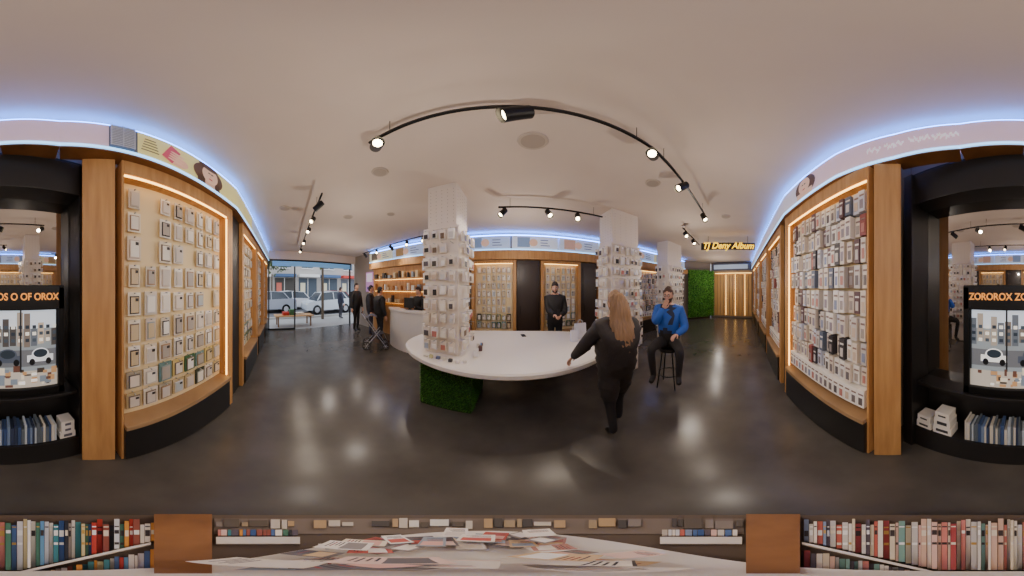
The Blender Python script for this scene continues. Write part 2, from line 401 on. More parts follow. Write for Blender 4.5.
def tower(x0,x1,y0,y1,zr0,zr1,cols=4,rows=9,dark=.4,sc=3,zbot=0):
    e=empty('display_tower')
    m=MB(); m.abox(x0,x1,y0,y1,zbot,HC-.002)
    g=.03
    m.abox(x0-g,x1+g,y0-g,y0-.002,zr0,zr1); m.abox(x0-g,x0-.002,y0,y1,zr0,zr1); m.abox(x1+.002,x1+g,y0,y1,zr0,zr1)
    m.abox(x0-.05,x1+.05,y0-.05,y0-g,zr1,zr1+.03)
    m.build('column',[mat('white_column',C(230,220,208),.55)],e)
    d=MB()
    for i in range(5):
        for j in range(10):
            a=x0+(x1-x0)*(i+.5)/5; z=zr1+.1+j*(HC-zr1-.15)/10
            d.abox(a-.005,a+.005,y0-.003,y0-.001,z,z+.010,C(170,158,146))
            b=y0+(y1-y0)*(i+.5)/5
            for xx in (x0-.003,x1+.001): d.abox(xx,xx+.002,b-.005,b+.005,z,z+.010,C(170,158,146))
    d.build('perforation',[SHADE],e)
    p=MB()
    hooks_face(p,Vector((x0-g,y0-g,0)),Vector((1,0,0)),Vector((0,-1,0)),x1-x0+2*g,zr0+.05,zr1,cols,rows,dark)
    hooks_face(p,Vector((x0-g,y0,0)),Vector((0,1,0)),Vector((-1,0,0)),y1-y0,zr0+.05,zr1,sc,rows,dark)
    hooks_face(p,Vector((x1+g,y0,0)),Vector((0,1,0)),Vector((1,0,0)),y1-y0,zr0+.05,zr1,sc,rows,dark)
    p.build('hanging_packages',[PROD],e)
tower(-1.18,-.74,2.09,2.62,.803,2.40,rows=9,cols=4,dark=.45,zbot=.803)
tower(1.79,2.48,2.54,3.0,.5,2.40,rows=10,cols=6,dark=.35)
tower(4.45,5.35,3.15,3.6,.3,2.35,rows=9,cols=7,dark=.6)

# ---------------------------------------------------------------- central oval counter
tb=empty('oval_counter')
TX,TY,TA,TB_=-.08,2.62,1.70,.97
def sup(cx,cy,a,b,e,N=96):
    r=[]
    for i in range(N):
        t=2*math.pi*i/N; c=math.cos(t); s_=math.sin(t)
        r.append((cx+a*math.copysign(abs(c)**(2/e),c),cy+b*math.copysign(abs(s_)**(2/e),s_)))
    return r
m=MB(); oz=[(.705,.93),(.72,.985),(.74,1),(.785,1),(.8,.985)]
rings=[]
for z,k in oz: rings.append([(x,y,z) for x,y in sup(TX,TY,TA-(1-k)*1.7,TB_-(1-k)*1.7,2.35)])
for r0,r1 in zip(rings[:-1],rings[1:]):
    for i in range(96):
        j=(i+1)%96; m.poly([r0[i],r0[j],r1[j],r1[i]])
m.poly(rings[-1]); m.poly(list(reversed(rings[0])))
m.build('top',[WHITE],tb)
m=MB(); m.abox(-1.22,-.50,1.95,2.70,0,.70,C(40,74,24)); m.build('planted_leg',[GREEN],tb)
blades('grass',[(V((-1.22,1.95,0.03)),V((.72,0,0)),V((0,0,.65)),V((0,-1,0))),(V((-1.22,1.95,.03)),V((0,.75,0)),V((0,0,.65)),V((-1,0,0))),(V((-.50,1.95,.03)),V((0,.75,0)),V((0,0,.65)),V((1,0,0)))],16000,.035,tb,w=.004)
m=MB(); m.abox(.45,.85,3.05,3.35,0,.70); m.build('pedestal',[WHITE],tb,bevel=.02)
def phone(loc,yaw,c):
    m=MB(); u=V((math.cos(yaw),math.sin(yaw),0)); v=V((-u.y,u.x,0))
    m.box(V(loc),u*.075,v*.15,Z*.009,c); m.box(V(loc)+u*.004+v*.008+Z*.009,u*.067,v*.134,Z*.001,C(20,24,34)); m.build('smartphone',[PROD],bevel=.002)
phone((.2,3.1,.802),.2,C(40,40,45))
m=MB()
for i in range(7):
    x=-1.12+.09*i; y=1.88+U(-.02,.02)
    m.box(V((x,y-.03,.802)),V((U(.04,.06),0,0)),V((0,.04,0)),V((0,0,U(.02,.05))),random.choice([C(100,110,140),C(200,196,150),C(230,225,215),C(60,60,64),C(226,220,210)]))
m.build('counter_accessories',[PROD])
m=MB()
for i in range(7):
    m.box(V((-.54+U(0,.06),2.08+.075*i,.802)),V((.05,.01,0)),V((0,.05,0)),V((0,0,U(.03,.10))),random.choice([C(60,120,190),C(220,190,60),C(230,225,215),C(90,60,50),C(230,226,216)]))
m.build('counter_accessories',[PROD])
m=MB()
for (x,y,z,w,h) in ((1.12,2.72,.802,.22,.26),(1.0,2.6,.802,.12,.18)):
    b0=[V((x,y,z)),V((x+w,y,z)),V((x+w,y+.1,z)),V((x,y+.1,z))]; b1=[p+Z*h for p in b0]
    b1=[b1[0]+V((0,.03,0)),b1[1]+V((0,.03,0)),b1[2]-V((0,.03,0)),b1[3]-V((0,.03,0))]
    for i in range(4): m.poly([b0[i],b0[(i+1)%4],b1[(i+1)%4],b1[i]],C(225,225,232))
    m.poly(b0,C(225,225,232))
    for s_ in (0,1):
        pr=None
        for i in range(9):
            t=math.pi*i/8; q=V((x+w/2+math.cos(t)*w*.22,y+.03+.04*s_,z+h+math.sin(t)*.06))
            if pr is not None: m.cyl(pr,q,.004,.004,6,C(200,200,205))
            pr=q
m.build('paper_shopping_bag',[PROD])

# ---------------------------------------------------------------- cash desk
m=MB(); N=24; pr=None
for i in range(N+1):
    t=i/N; a=math.radians(200+t*110)
    q=V((-2.55+1.25*math.cos(a),4.25+.68*math.sin(a),0)); qi=V((-2.55+.9*math.cos(a),4.25+.40*math.sin(a),0))
    if pr:
        a0,b0=pr
        m.poly([a0,q,q+Z*1.04,a0+Z*1.04]); m.poly([qi,b0,b0+Z*1.04,qi+Z*1.04])
        o=(q-qi).normalized()*.05
        m.poly([a0+o+Z*1.04,q+o+Z*1.04,q+o+Z*1.09,a0+o+Z*1.09]); m.poly([a0+o+Z*1.09,q+o+Z*1.09,qi+Z*1.09,b0+Z*1.09]); m.poly([b0+Z*1.04,qi+Z*1.04,q+o+Z*1.04,a0+o+Z*1.04]); m.poly([b0+Z*1.04,qi+Z*1.04,qi+Z*1.09,b0+Z*1.09])
    pr=(q,qi)
m.build('cash_desk',[WHITE])
m=MB(); m.abox(-2.95,-2.6,3.78,3.80,1.14,1.40,C(20,20,22)); m.abox(-2.80,-2.74,3.80,3.83,1.1,1.2,C(20,20,22)); m.abox(-2.87,-2.67,3.74,3.86,1.095,1.10,C(20,20,22)); m.build('cash_register_monitor',[PROD])
# pushchair
m=MB(); bx,by=-3.62,3.28
def PT(a,b,c): return V((bx+a*.75+b*.66,by-a*.66+b*.75,c))
for sx in (-.22,.22):
    for sy,r in ((-.28,.12),(.28,.10)):
        q=PT(sx,sy,r); ax=(PT(1,0,0)-PT(0,0,0)).normalized()
        pr=None
        for i in range(21):
            t=2*math.pi*i/20; w_=q+(PT(0,1,0)-PT(0,0,0)).normalized()*math.cos(t)*(r-.015)+Z*math.sin(t)*(r-.015)
            if pr is not None: m.cyl(pr,w_,.014,.014,6,C(24,24,26))
            pr=w_
        for i in range(6):
            t=math.pi*i/3; m.cyl(q,q+(PT(0,1,0)-PT(0,0,0)).normalized()*math.cos(t)*(r-.02)+Z*math.sin(t)*(r-.02),.004,.004,4,C(190,190,195))
    m.cyl(PT(sx,.28,.1),PT(sx*.9,-.42,1.0),.012,.012,8,C(170,170,175)); m.cyl(PT(sx,-.28,.12),PT(sx*.9,.12,.55),.012,.012,8,C(170,170,175))
m.cyl(PT(-.2,-.42,1.0),PT(.2,-.42,1.0),.018,.018,8,C(30,30,32))
m.poly([PT(-.18,.22,.45),PT(.18,.22,.45),PT(.18,-.10,.40),PT(-.18,-.10,.40)],C(70,70,84)); m.poly([PT(-.18,-.10,.40),PT(.18,-.10,.40),PT(.18,-.28,.85),PT(-.18,-.28,.85)],C(70,70,84)); m.poly([PT(-.18,.22,.45),PT(.18,.22,.45),PT(.18,.34,.2),PT(-.18,.34,.2)],C(60,60,70))
pv=None
for i in range(7):
    cur=(PT(-.2,-.30+.055*i,.84+.10*math.sin(i/6*math.pi*.8+.2)),PT(.2,-.30+.055*i,.84+.10*math.sin(i/6*math.pi*.8+.2)))
    if pv: m.poly([pv[0],pv[1],cur[1],cur[0]],C(90,90,104))
    pv=cur
m.build('pushchair',[PROD])

# ---------------------------------------------------------------- track lights
def head(mb,p,aim,r=.05,ln=.14):
    p=V(p); aim=V(aim).normalized()
    mb.cyl(p,p+V((0,0,-.05)),.012,.012,8)
    c=p+V((0,0,-.08))
    mb.cyl(c-aim*ln*.55,c-aim*ln*.5,r*.75,r*.95,18)
    mb.cyl(c-aim*ln*.5,c+aim*ln*.5,r*.95,r,18)
    mb.cyl(c+aim*ln*.5,c+aim*(ln*.5+.003),r*.72,r*.72,18,m=1)
    mb.cyl(c+aim*ln*.5,c+aim*(ln*.5+.03),r,r*1.02,18,cap=False)
    return c+aim*(ln*.5+.035)
def spot(p,aim,energy,ang=85):
    l=bpy.data.lights.new('spot','SPOT'); l.energy=energy; l.spot_size=math.radians(ang); l.spot_blend=.8; l.color=(1,.85,.68); l.shadow_soft_size=.03
    o=link(bpy.data.objects.new('track_spot_light',l)); o.location=p; o.rotation_euler=V(aim).to_track_quat('-Z','Y').to_euler()
def track(pts,heads,zt=2.93,energy=24):
    mb=MB()
    for a,b in zip(pts[:-1],pts[1:]):
        A=V((*a,zt));B=V((*b,zt)); u=(B-A).normalized(); n=V((-u.y,u.x,0))
        mb.box(A-n*.011-u*.01,B-A+u*.02,n*.022,Z*.022)
        for t in (.1,.9):
            q=A.lerp(B,t); mb.cyl(q+Z*.02,V((q.x,q.y,HC)),.003,.003,8)
    for (x,y,ax,ay,az_,r) in heads:
        q=head(mb,(x,y,zt),(ax,ay,az_),r,.14); spot(q,(ax,ay,az_),energy)
    mb.build('track_light_rail',[BLACKM,LAMP],smooth=False)
track([(-.97,.82),(1.04,.88),(2.85,1.16)],[(-.90,.82,.7,-.5,-.45,.05),(.03,.85,-.9,-.1,-.45,.06),(1.03,.88,-.7,-.5,-.5,.05),(1.68,.97,-.7,.3,-.6,.05),(2.72,1.13,-.3,-.5,-.8,.05)])
track([(-2.1,.9),(-6.1,1.68)],[(-2.3,.94,-.6,-.6,-.6,.045),(-2.9,1.05,.5,-.6,-.7,.045),(-3.5,1.17,.6,-.5,-.7,.045),(-4.5,1.37,.6,-.5,-.7,.045),(-5.6,1.58,.6,-.5,-.7,.045)])
track([(-5.4,4.15),(-2.1,3.75)],[(-5.2,4.12,.3,.6,-.7,.05),(-4.4,4.02,.5,-.5,-.7,.05),(-3.6,3.93,.3,.7,-.7,.05),(-2.9,3.85,.3,-.6,-.7,.05),(-2.3,3.78,.3,-.6,-.7,.05)])
track([(-.22,2.73),(1.66,2.69)],[(-.15,2.73,-.5,-.4,-.7,.05),(.62,2.71,.2,-.6,-.7,.05),(1.15,2.70,-.2,-.6,-.7,.05)])
track([(3.3,1.9),(4.9,2.2)],[(3.5,1.94,-.4,-.6,-.7,.05),(4.2,2.07,-.4,-.6,-.7,.05)])
for i,(x,y,r) in enumerate(((.18,1.39,.13),(-1.43,1.36,.1),(1.71,1.46,.1),(-3.06,.55,.1),(-3.0,1.9,.1),(3.4,.9,.1),(-2.3,2.5,.08))):
    m=MB(); m.cyl((x,y,HC-.012),(x,y,HC),r,r*1.05,32,m=0); m.cyl((x,y,HC-.014),(x,y,HC-.012),r*.82,r*.82,32,m=1)
    m.build('ceiling_speaker',[mat('speaker_ring',C(196,182,168),.7),mat('speaker_mesh',C(176,162,150),.8)])

a=az(728); d=4.9
NE=mat('yellow_neon',(1,.6,.02,1),es=2.2,ecol=(1,.56,.0,1))
e=empty('neon_sign')
c=P(728,d,2.80)
text('lettering','TJ Deny Album',c,(math.pi/2,0,-a),.25,NE,.006,e,bevel=.004,shear=.3)
m=MB(); uu=V((math.cos(a),-math.sin(a),0)); nn=V((math.sin(a),math.cos(a),0))
m.box(c-uu*.82-Z*.10+nn*.03,uu*1.64,nn*.02,Z*.20)
for k in (-.6,.6): m.cyl(c+uu*k+nn*.04+Z*.09,V(((c+uu*k+nn*.04).x,(c+uu*k+nn*.04).y,HC)),.006,.006,8)
m.build('backplate',[BLACK],e,bevel=.008)

# ---------------------------------------------------------------- window front & street
m=MB()
for y in (.55,1.7,4.55): m.abox(-7.06,-6.98,y-.025,y+.025,0,2.75)
m.abox(-7.06,-6.98,.5,1.7,0,.06); m.abox(-7.06,-6.98,.5,4.6,2.70,2.76)
m.build('window_1',[BLACKM])
m=MB(); m.abox(-7.2,-6.99,.3,4.9,2.77,HC); m.build('wall_left_lintel',[CEILM])
m=MB(); m.abox(-6.97,-6.93,.7,4.5,2.50,2.69,C(110,165,215)); m.build('window_lightbox_sign',[LBOX])
m=MB(); m.abox(-40,-7.08,-25,30,-.12,-.02,C(150,148,146)); m.abox(-15.5,-9.6,-25,30,-.02,-.015,C(96,96,100)); m.abox(-9.75,-9.6,-25,30,-.015,.08,C(170,168,162)); m.build('street_ground',[SHADE])
m=MB(); fx=-19
m.abox(fx-2,fx,-22,28,0,9,C(176,170,162))
for k in range(17):
    y=-21+k*2.9
    m.abox(fx,fx+.05,y,y+2.3,.3,2.7,random.choice([C(80,90,100),C(110,116,124),C(80,76,70),C(140,150,156)]))
    m.abox(fx,fx+.9,y-.1,y+2.4,2.8,3.1,random.choice([C(200,70,60),C(225,222,215),C(80,104,140),C(210,190,150),C(100,130,90)]))
    m.abox(fx+.05,fx+.08,y+1.1,y+1.18,.3,2.7,C(225,222,215)); m.abox(fx+.05,fx+.08,y+.2,y+.8,1.2,2.2,random.choice([C(235,225,190),C(220,120,100),C(160,190,210)]))
    for z in (3.8,6.0):
        m.abox(fx,fx+.05,y+.4,y+1.8,z,z+1.4,C(85,98,112)); m.abox(fx+.05,fx+.1,y+.35,y+1.85,z-.1,z,C(225,222,215)); m.abox(fx+.05,fx+.08,y+1.07,y+1.13,z,z+1.4,C(225,222,215))
m.build('street_building',[SHADE])
def car(loc,yaw,col,L=4.2):
    e=empty('car')
    low=[(-.5,.28),(-.5,.62),(-.47,.78),(-.33,.86),(.42,.98),(.49,.9),(.5,.55),(.5,.28)]
    cab=[(-.33,.86),(-.2,1.34),(.08,1.42),(.28,1.38),(.42,.98)]
    M=Matrix.Translation(loc)@Matrix.Rotation(yaw,4,'Z')
    def ext(mb,pr,w0,w1,col,m):
        zs=[p[1] for p in pr]; z0=min(zs); z1=max(zs)
        def W_(z): return w0+(w1-w0)*(z-z0)/(z1-z0)
        A=[M@V((x*L,-W_(z),z)) for x,z in pr]; B=[M@V((x*L,W_(z),z)) for x,z in pr]
        mb.poly(A,col,m); mb.poly(B[::-1],col,m)
        for i in range(len(pr)):
            j=(i+1)%len(pr); mb.poly([A[j],A[i],B[i],B[j]],col,m)
    mb=MB(); ext(mb,low,.86,.84,col,0); ext(mb,cab,.82,.62,C(50,58,66),1)
    roof=[(-.19,1.345),(.08,1.425),(.27,1.385),(.27,1.40),(.08,1.45),(-.19,1.365)]
    ext(mb,roof,.66,.64,col,0)
    for sx in (-1,1):
        for px_,q_ in ((-.30,-.19),(.05,.05),(.38,.27)):
            mb.cyl(M@V((px_*L,sx*.83,.9)),M@V((q_*L,sx*.65,1.38)),.035,.035,6,col,0)
        for wx in (-.31,.31):
            mb.cyl(M@V((wx*L,sx*.70,.30)),M@V((wx*L,sx*.89,.30)),.31,.31,24,C(20,20,20),1); mb.cyl(M@V((wx*L,sx*.885,.30)),M@V((wx*L,sx*.90,.30)),.18,.16,16,C(170,170,175),0)
        mb.box(M@V((-.5*L-.01,sx*.6-.13,.62)),M.to_3x3()@V((.03,0,0)),M.to_3x3()@V((0,.26,0)),Z*.12,C(230,230,220),0)
        mb.box(M@V((.5*L-.02,sx*.65-.1,.7)),M.to_3x3()@V((.03,0,0)),M.to_3x3()@V((0,.2,0)),Z*.16,C(190,30,25),0)
    mb.build('body',[mat('car_paint',vcol=True,rough=.3),mat('car_glass',vcol=True,rough=.15)],e)
car((-11.4,5.3,-.015),math.pi/2,C(196,202,208),3.7); car((-12.6,.9,-.015),math.pi/2,C(150,155,165)); car((-14.3,7.5,-.015),-math.pi/2,C(130,40,40)); car((-14.3,3.3,-.015),-math.pi/2,C(225,225,228))
m=MB()
for (x,y) in ((-9.0,3.9),(-16.4,1.6)):
    m.cyl((x,y,-.02),(x,y,2.9),.09,.07,10,C(90,76,60))
    for i in range(400):
        p=V((x,y,4.1))+V((random.gauss(0,.7),random.gauss(0,.7),random.gauss(0,.5))); q=V((U(-1,1),U(-1,1),U(-1,1))).normalized()*.16; r_=q.orthogonal().normalized()*.1
        m.poly([p-q,p+r_,p+q,p-r_],random.choice([C(70,84,50),C(90,104,60),C(60,70,44)]))
m.build('street_tree',[SHADE])
m=MB(); bx,by=-7.9,1.85
for k in range(4): m.abox(bx-.35+.18*k,bx-.19+.18*k,by-.95,by+.95,.42,.46,C(190,145,92))
for sy in (-.8,.8):
    for sx in (-.3,.3): m.abox(bx+sx-.03,bx+sx+.03,by+sy-.03,by+sy+.03,-.02,.42,C(130,96,60))
    m.abox(bx-.3,bx+.3,by+sy-.02,by+sy+.02,.34,.42,C(130,96,60))
m.build('wooden_bench',[PROD])
m=MB(); m.abox(-8.05,-7.75,1.3,1.6,.462,.60,C(190,50,40)); m.abox(-8.05,-7.75,1.95,2.35,.462,.56,C(225,215,200)); m.abox(-8.1,-7.8,1.65,1.9,.462,.7,C(60,110,70)); m.build('plant_crate',[PROD])

# ---------------------------------------------------------------- people
SKIN=mat('skin',C(206,158,132),.5); 
def skinmesh(verts,edges,roots,sub=2):
    me=bpy.data.meshes.new('tmp'); me.from_pydata([v[0] for v in verts],edges,[]); o=link(bpy.data.objects.new('tmp',me))
    md=o.modifiers.new('s','SKIN'); md.use_smooth_shade=True
    for i,v in enumerate(verts):
        sv=me.skin_vertices[0].data[i]; sv.radius=(v[1],v[1]); sv.use_root=(i in roots)
    ss=o.modifiers.new('u','SUBSURF'); ss.levels=sub; ss.render_levels=sub
    dg=bpy.context.evaluated_depsgraph_get(); dg.update()
    nm_=bpy.data.meshes.new_from_object(o.evaluated_get(dg)); bpy.data.objects.remove(o)
    return nm_
def ik(s,t,l1,l2,hint):
    d=t-s; L=min(d.length,(l1+l2)*.995); dn=d.normalized(); t=s+dn*L
    a=(l1*l1-l2*l2+L*L)/(2*L); h=math.sqrt(max(l1*l1-a*a,0))
    hp=hint-dn*hint.dot(dn); hp.normalize(); return s+dn*a+hp*h,t
def segd(p,a,b):
    ab=b-a; t=max(0,min(1,(p-a).dot(ab)/max(ab.length_squared,1e-9))); return (p-a-ab*t).length
def hand_mesh(w,dirv,nrm,side,curl,k=1.0):
    d=dirv.normalized(); n=(nrm-d*nrm.dot(d)).normalized(); s=d.cross(n).normalized()*side
    vs=[];es=[];rt=[]
    lens=[.070,.080,.074,.058]; offs=[.027,.009,-.009,-.026]
    for f in range(4):
        b=len(vs); rt.append(b)
        k0=w+d*.088*k+s*offs[f]*k
        vs.append((w+d*.012*k+s*offs[f]*.55*k,.0125*k)); vs.append((w+d*.05*k+s*offs[f]*.85*k,.0125*k)); vs.append((k0,.0105*k))
        p=k0; ang=0
        for j,fr_ in enumerate((.45,.30,.25)):
            ang+=curl*(.7+.1*j); dd=d*math.cos(ang)+n*math.sin(ang)
            p=p+dd*lens[f]*fr_*k*1.1; vs.append((p,(.0092-.0008*j)*k))
        for j in range(5): es.append((b+j,b+j+1))
    b=len(vs); rt.append(b)
    p=w+d*.02*k+s*.016*k; vs.append((p,.0135*k)); p=p+(d*.6+s*.75+n*.2).normalized()*.038*k; vs.append((p,.012*k))
    p=p+(d*.85+s*.35+n*.35).normalized()*.032*k; vs.append((p,.010*k)); p=p+(d*.95+n*.4).normalized()*.026*k; vs.append((p,.009*k))
    for j in range(3): es.append((b+j,b+j+1))
    return skinmesh(vs,es,rt,1)
def person(name,pos,f,height,top,legs,hairc,hair='short',sit=None,Lt=None,Rt=None,pitch=0,hyaw=0,bulk=1.0,hem=.88,stride=0,shoe=None,skin=None,beard=False,glasses=False,vest=None,foot=None,flare=0):
    e=empty(name); k=height/1.75
    th=math.atan2(-f[0],f[1]); M=Matrix.Translation(V(pos))@Matrix.Rotation(th,4,'Z'); Mi=M.inverted()
    pz=.93 if sit is None else (sit+.125)/k
    dz=pz-.93
    vs=[];es=[];tags=[]
    def av(p,r): vs.append((V(p)*k,r*k)); return len(vs)-1
    def ed(a,b,t): es.append((a,b)); tags.append(t)
    lean=.0 if sit is None else .03
    bb=bulk
    pel=av((0,0,.93+dz),.145*min(bb,1.5)); wa=av((0,0,1.08+dz),.135*bb); ch=av((0,.0+lean,1.25+dz),.155*bb); uc=av((0,-.01+lean,1.39+dz),.125*min(bb,1.25))
    nk=av((0,0+lean,1.50+dz),.055); hb=av((0,.012+lean,1.60+dz),.05)
    ed(pel,wa,'top');ed(wa,ch,'top');ed(ch,uc,'top');ed(uc,nk,'neck');ed(nk,hb,'neck')
    hands=[]
    SW=.18*(1+.25*(bb-1))
    for sx,tg in ((-1,Lt),(1,Rt)):
        sh=av((sx*SW,-.015+lean,1.395+dz),.072*min(bb,1.3)); ed(uc,sh,'top')
        S=V((sx*SW,-.015+lean,1.395+dz))*k
        if tg is None: t=V((sx*(.27+.12*(bb-1)),.06,.86+dz))*k
        elif sit is not None: t=V(tg)*k
        else: t=Mi@V(tg)
        el,wr_=ik(S,t,.29*k,.25*k,V((sx*.6,-.8,-.35)) if sit is None else V((sx*.55,.1,-1)))
        a=len(vs); vs.append((el,.056*k*min(bb,1.4))); vs.append((wr_,.038*k*min(bb,1.2))); ed(sh,a,'sleeve'); ed(a,a+1,'sleeve')
        hands.append((wr_,(wr_-el).normalized(),sx,tg))
    for sx in (-1,1):
        hp=av((sx*.09,0,.87+dz),.105*min(bb,1.2)); ed(pel,hp,'leg')
        if sit is None:
            st=stride*sx
            kn=av((sx*.095,.03+st*.5,.50),.062); an=av((sx*.10,-.02+st,.10),.046); to=av((sx*.115,.13+st,.045),.04); mid=av((sx*.09,.01+st*.25,.70),.085+flare)
            ed(hp,mid,'leg');ed(mid,kn,'leg');ed(kn,an,'leg');ed(an,to,'shoe')
        else:
            sp_=.19*sx
            kp=V((sp_+.03*sx,.44,pz-.04)); kn=av(kp,.07); mid=av((sx*.13,.22,pz-.0),.092)
            fz=(foot or .0)/k
            an=av((sp_,.36,fz+.10),.048); to=av((sp_+.02*sx,.50,fz+.045),.042)
            ed(hp,mid,'leg');ed(mid,kn,'leg');ed(kn,an,'leg');ed(an,to,'shoe')
    me=skinmesh(vs,es,[0],2)
    matL=[mat('cloth_'+name+str(top),top,.7,bump=.5,nscale=14),mat('cloth_'+name+str(legs),legs,.8,bump=.3,nscale=20),skin or SKIN,mat('shoe_'+name,shoe or C(25,22,22),.5),mat('sleeve_'+name+str(top),top,.7,bump=.5,nscale=14),mat('vest_'+name+str(vest or top),vest or top,.85,bump=.5,nscale=14)]
    for m_ in matL: me.materials.append(m_)
    idx={'top':0,'leg':1,'neck':2,'shoe':3,'sleeve':4}
    for p in me.polygons:
        c=p.center.copy(); best=min(range(len(es)),key=lambda i: segd(c,vs[es[i][0]][0],vs[es[i][1]][0]))
        t=tags[best]; i_=idx[t]
        if t=='leg' and c.z>hem*k and sit is None: i_=0
        if t=='neck' and c.z<(1.485+dz)*k: i_=0
        if vest and i_==0 and abs(c.x)<.1*k: i_=5
        p.material_index=i_; p.use_smooth=True
    if bb>1.47: # quilted padding of the coat
        for v in me.vertices:
            if hem*k<v.co.z<1.42*k and abs(v.co.x)<.30*k:
                s_=.010*math.cos(v.co.z/(.085*k)*2*math.pi); ln=math.hypot(v.co.x,v.co.y)+1e-6
                v.co.x+=v.co.x/ln*s_; v.co.y+=v.co.y/ln*s_
    o=link(bpy.data.objects.new('body',me)); o.matrix_world=M; o.parent=e
    for (w,d,sx,tg) in hands:
        n=V((-sx,0,0)) if tg is None else V((0,.2,-1))
        if sit is not None and d.z>.3: n=V((0,-1,.2))
        if abs(n.normalized().dot(d))>.9: n=V((-sx,.3,0))
        s_=d.cross((n-d*n.dot(d)).normalized())
        want=V((-sx*.5,.8,.4)) 
        side=1 if s_.dot(want)>0 else -1
        hm=hand_mesh(w-d*.01,d,n,side,.35 if tg is None else .5,k)
        hm.materials.append(skin or SKIN)
        for p in hm.polygons: p.use_smooth=True; p.material_index=0
        ho=link(bpy.data.objects.new('hand_left' if sx<0 else 'hand_right',hm)); ho.matrix_world=M; ho.parent=e
    HM=M@Matrix.Translation(V((0,.02+lean,1.625+dz))*k)@Matrix.Rotation(hyaw,4,'Z')@Matrix.Rotation(pitch,4,'X')@Matrix.Scale(k,4)
    bm=bmesh.new(); bmesh.ops.create_uvsphere(bm,u_segments=36,v_segments=24,radius=1)
    def g(x,y,z,cx,cz,sx,sz): return math.exp(-((x-cx)/sx)**2-((z-cz)/sz)**2) if y>0 else 0
    for v in bm.verts:
        x,y,z=v.co
        X=x*.078;Y=y*.094;Zz=z*.122
        if z<0: X*=1-.38*(-z)**1.4; Y=Y*(1-.10*(-z)) + .012*(-z)
        Y+=.026*g(x,y,z,0,-.12,.14,.17)+.008*g(x,y,z,0,.12,.12,.3)
        Y-=.010*(g(x,y,z,.36,.10,.17,.12)+g(x,y,z,-.36,.10,.17,.12))
        Y+=.007*g(x,y,z,0,-.47,.25,.07)+.008*g(x,y,z,0,-.8,.25,.15)+.005*g(x,y,z,0,.28,.6,.1)
        v.co=(X,Y,Zz)
    def ell(c,r,mi,seg=12):
        q=bmesh.ops.create_uvsphere(bm,u_segments=seg,v_segments=8,radius=1,matrix=Matrix.Translation(c)@Matrix.Diagonal((*r,1)))
        fs=set(f_ for v in q['verts'] for f_ in v.link_faces)
        for f_ in fs: f_.material_index=mi
    for sx in (-1,1):
        ell((sx*.028,.078,.012),(.013,.010,.008),1); ell((sx*.028,.0865,.012),(.0055,.003,.0055),2)
        ell((sx*.028,.088,.030),(.018,.004,.0035),3); ell((sx*.078,-.005,-.003),(.010,.020,.032),0)
    ell((0,.094,-.057),(.024,.006,.0055),4)
    if glasses:
        for sx in (-1,1):
            for i in range(14):
                t=2*math.pi*i/14; ell((sx*.030+.020*math.cos(t),.101,.010+.016*math.sin(t)),(.004,.003,.004),2,6)
    hme=bpy.data.meshes.new('head'); bm.to_mesh(hme); bm.free()
    for m_ in (skin or SKIN,mat('eye_white',C(235,232,228),.3),mat('eye_pupil',C(30,22,18),.2),mat('brow_'+name,hairc,.9),mat('lips',C(160,86,78),.5)): hme.materials.append(m_)
    for p in hme.polygons: p.use_smooth=True
    o=link(bpy.data.objects.new('head',hme)); o.matrix_world=HM; o.parent=e
    bm=bmesh.new(); bmesh.ops.create_uvsphere(bm,u_segments=48,v_segments=32,radius=1)
    dl=[]
    for v in bm.verts:
        x,y,z=v.co
        nz=.05*math.sin(math.atan2(x,y)*22+z*3)*.4+.05*noise.noise(V((x*5,y*5,z*5)))
        r=1.10+nz
        X,Y,Zz=x*.079*r,y*.096*r-.004,z*.122*r+.004
        if z<0: X*=1-.2*(-z)
        v.co=(X,Y,Zz)
        cut = (y>.30 and z<.52-.25*abs(x)) or z<(-.55 if hair!='long' else -.75) or (y>-.15 and z<-.05 and hair=='short')
        if beard and y>-.1 and z<-.28 and not (y>.5 and abs(x)<.28 and -.55<z<-.28): cut=False; v.co=(X*.93,Y*.98+.012,Zz*1.0)
        if beard and z<-.98: cut=False
        if cut: dl.append(v)
    bmesh.ops.delete(bm,geom=dl,context='VERTS')
    if hair=='long':
        q=bmesh.ops.create_uvsphere(bm,u_segments=60,v_segments=30,radius=1)
        for v in q['verts']:
            x,y,z=v.co; a_=math.atan2(y,x); s_=1+.05*math.sin(a_*19+z*2)+.03*math.sin(a_*33)
            w_=.135+.055*max(0,-z+.2)-.05*max(0,-z-.55)
            v.co=V((x*w_*s_,y*.075*s_-.10-.075*max(0,-z+.1),z*.30-.20))
    me=bpy.data.meshes.new('hair'); bm.to_mesh(me); bm.free()
    hm_=mat('hair_'+name+str(hairc),hairc,.6,col2=tuple(min(1,c*1.5) for c in hairc[:3])+(1,),nscale=9,stretch=(6,6,.5),bump=.6); me.materials.append(hm_)
    for p in me.polygons: p.use_smooth=True
    o=link(bpy.data.objects.new('hair',me)); o.matrix_world=HM; o.parent=e
    so_=o.modifiers.new('s','SOLIDIFY'); so_.thickness=.006
    return e,M
BL=C(30,28,29)
person('standing_shop_assistant',(1.03,3.82,0),(-.25,-1),1.78,BL,C(30,30,34),C(40,28,22),'short',Lt=(1.08,3.50,1.10),Rt=(.93,3.49,1.12),pitch=-.3,beard=True,bulk=1.35)
phn=MB(); phn.box(V((.96,3.40,1.10)),V((.07,0,0)),V((0,-.03,.13)),V((0,.008,.002)),C(30,30,34)); phn.build('handheld_phone',[PROD],bevel=.002)
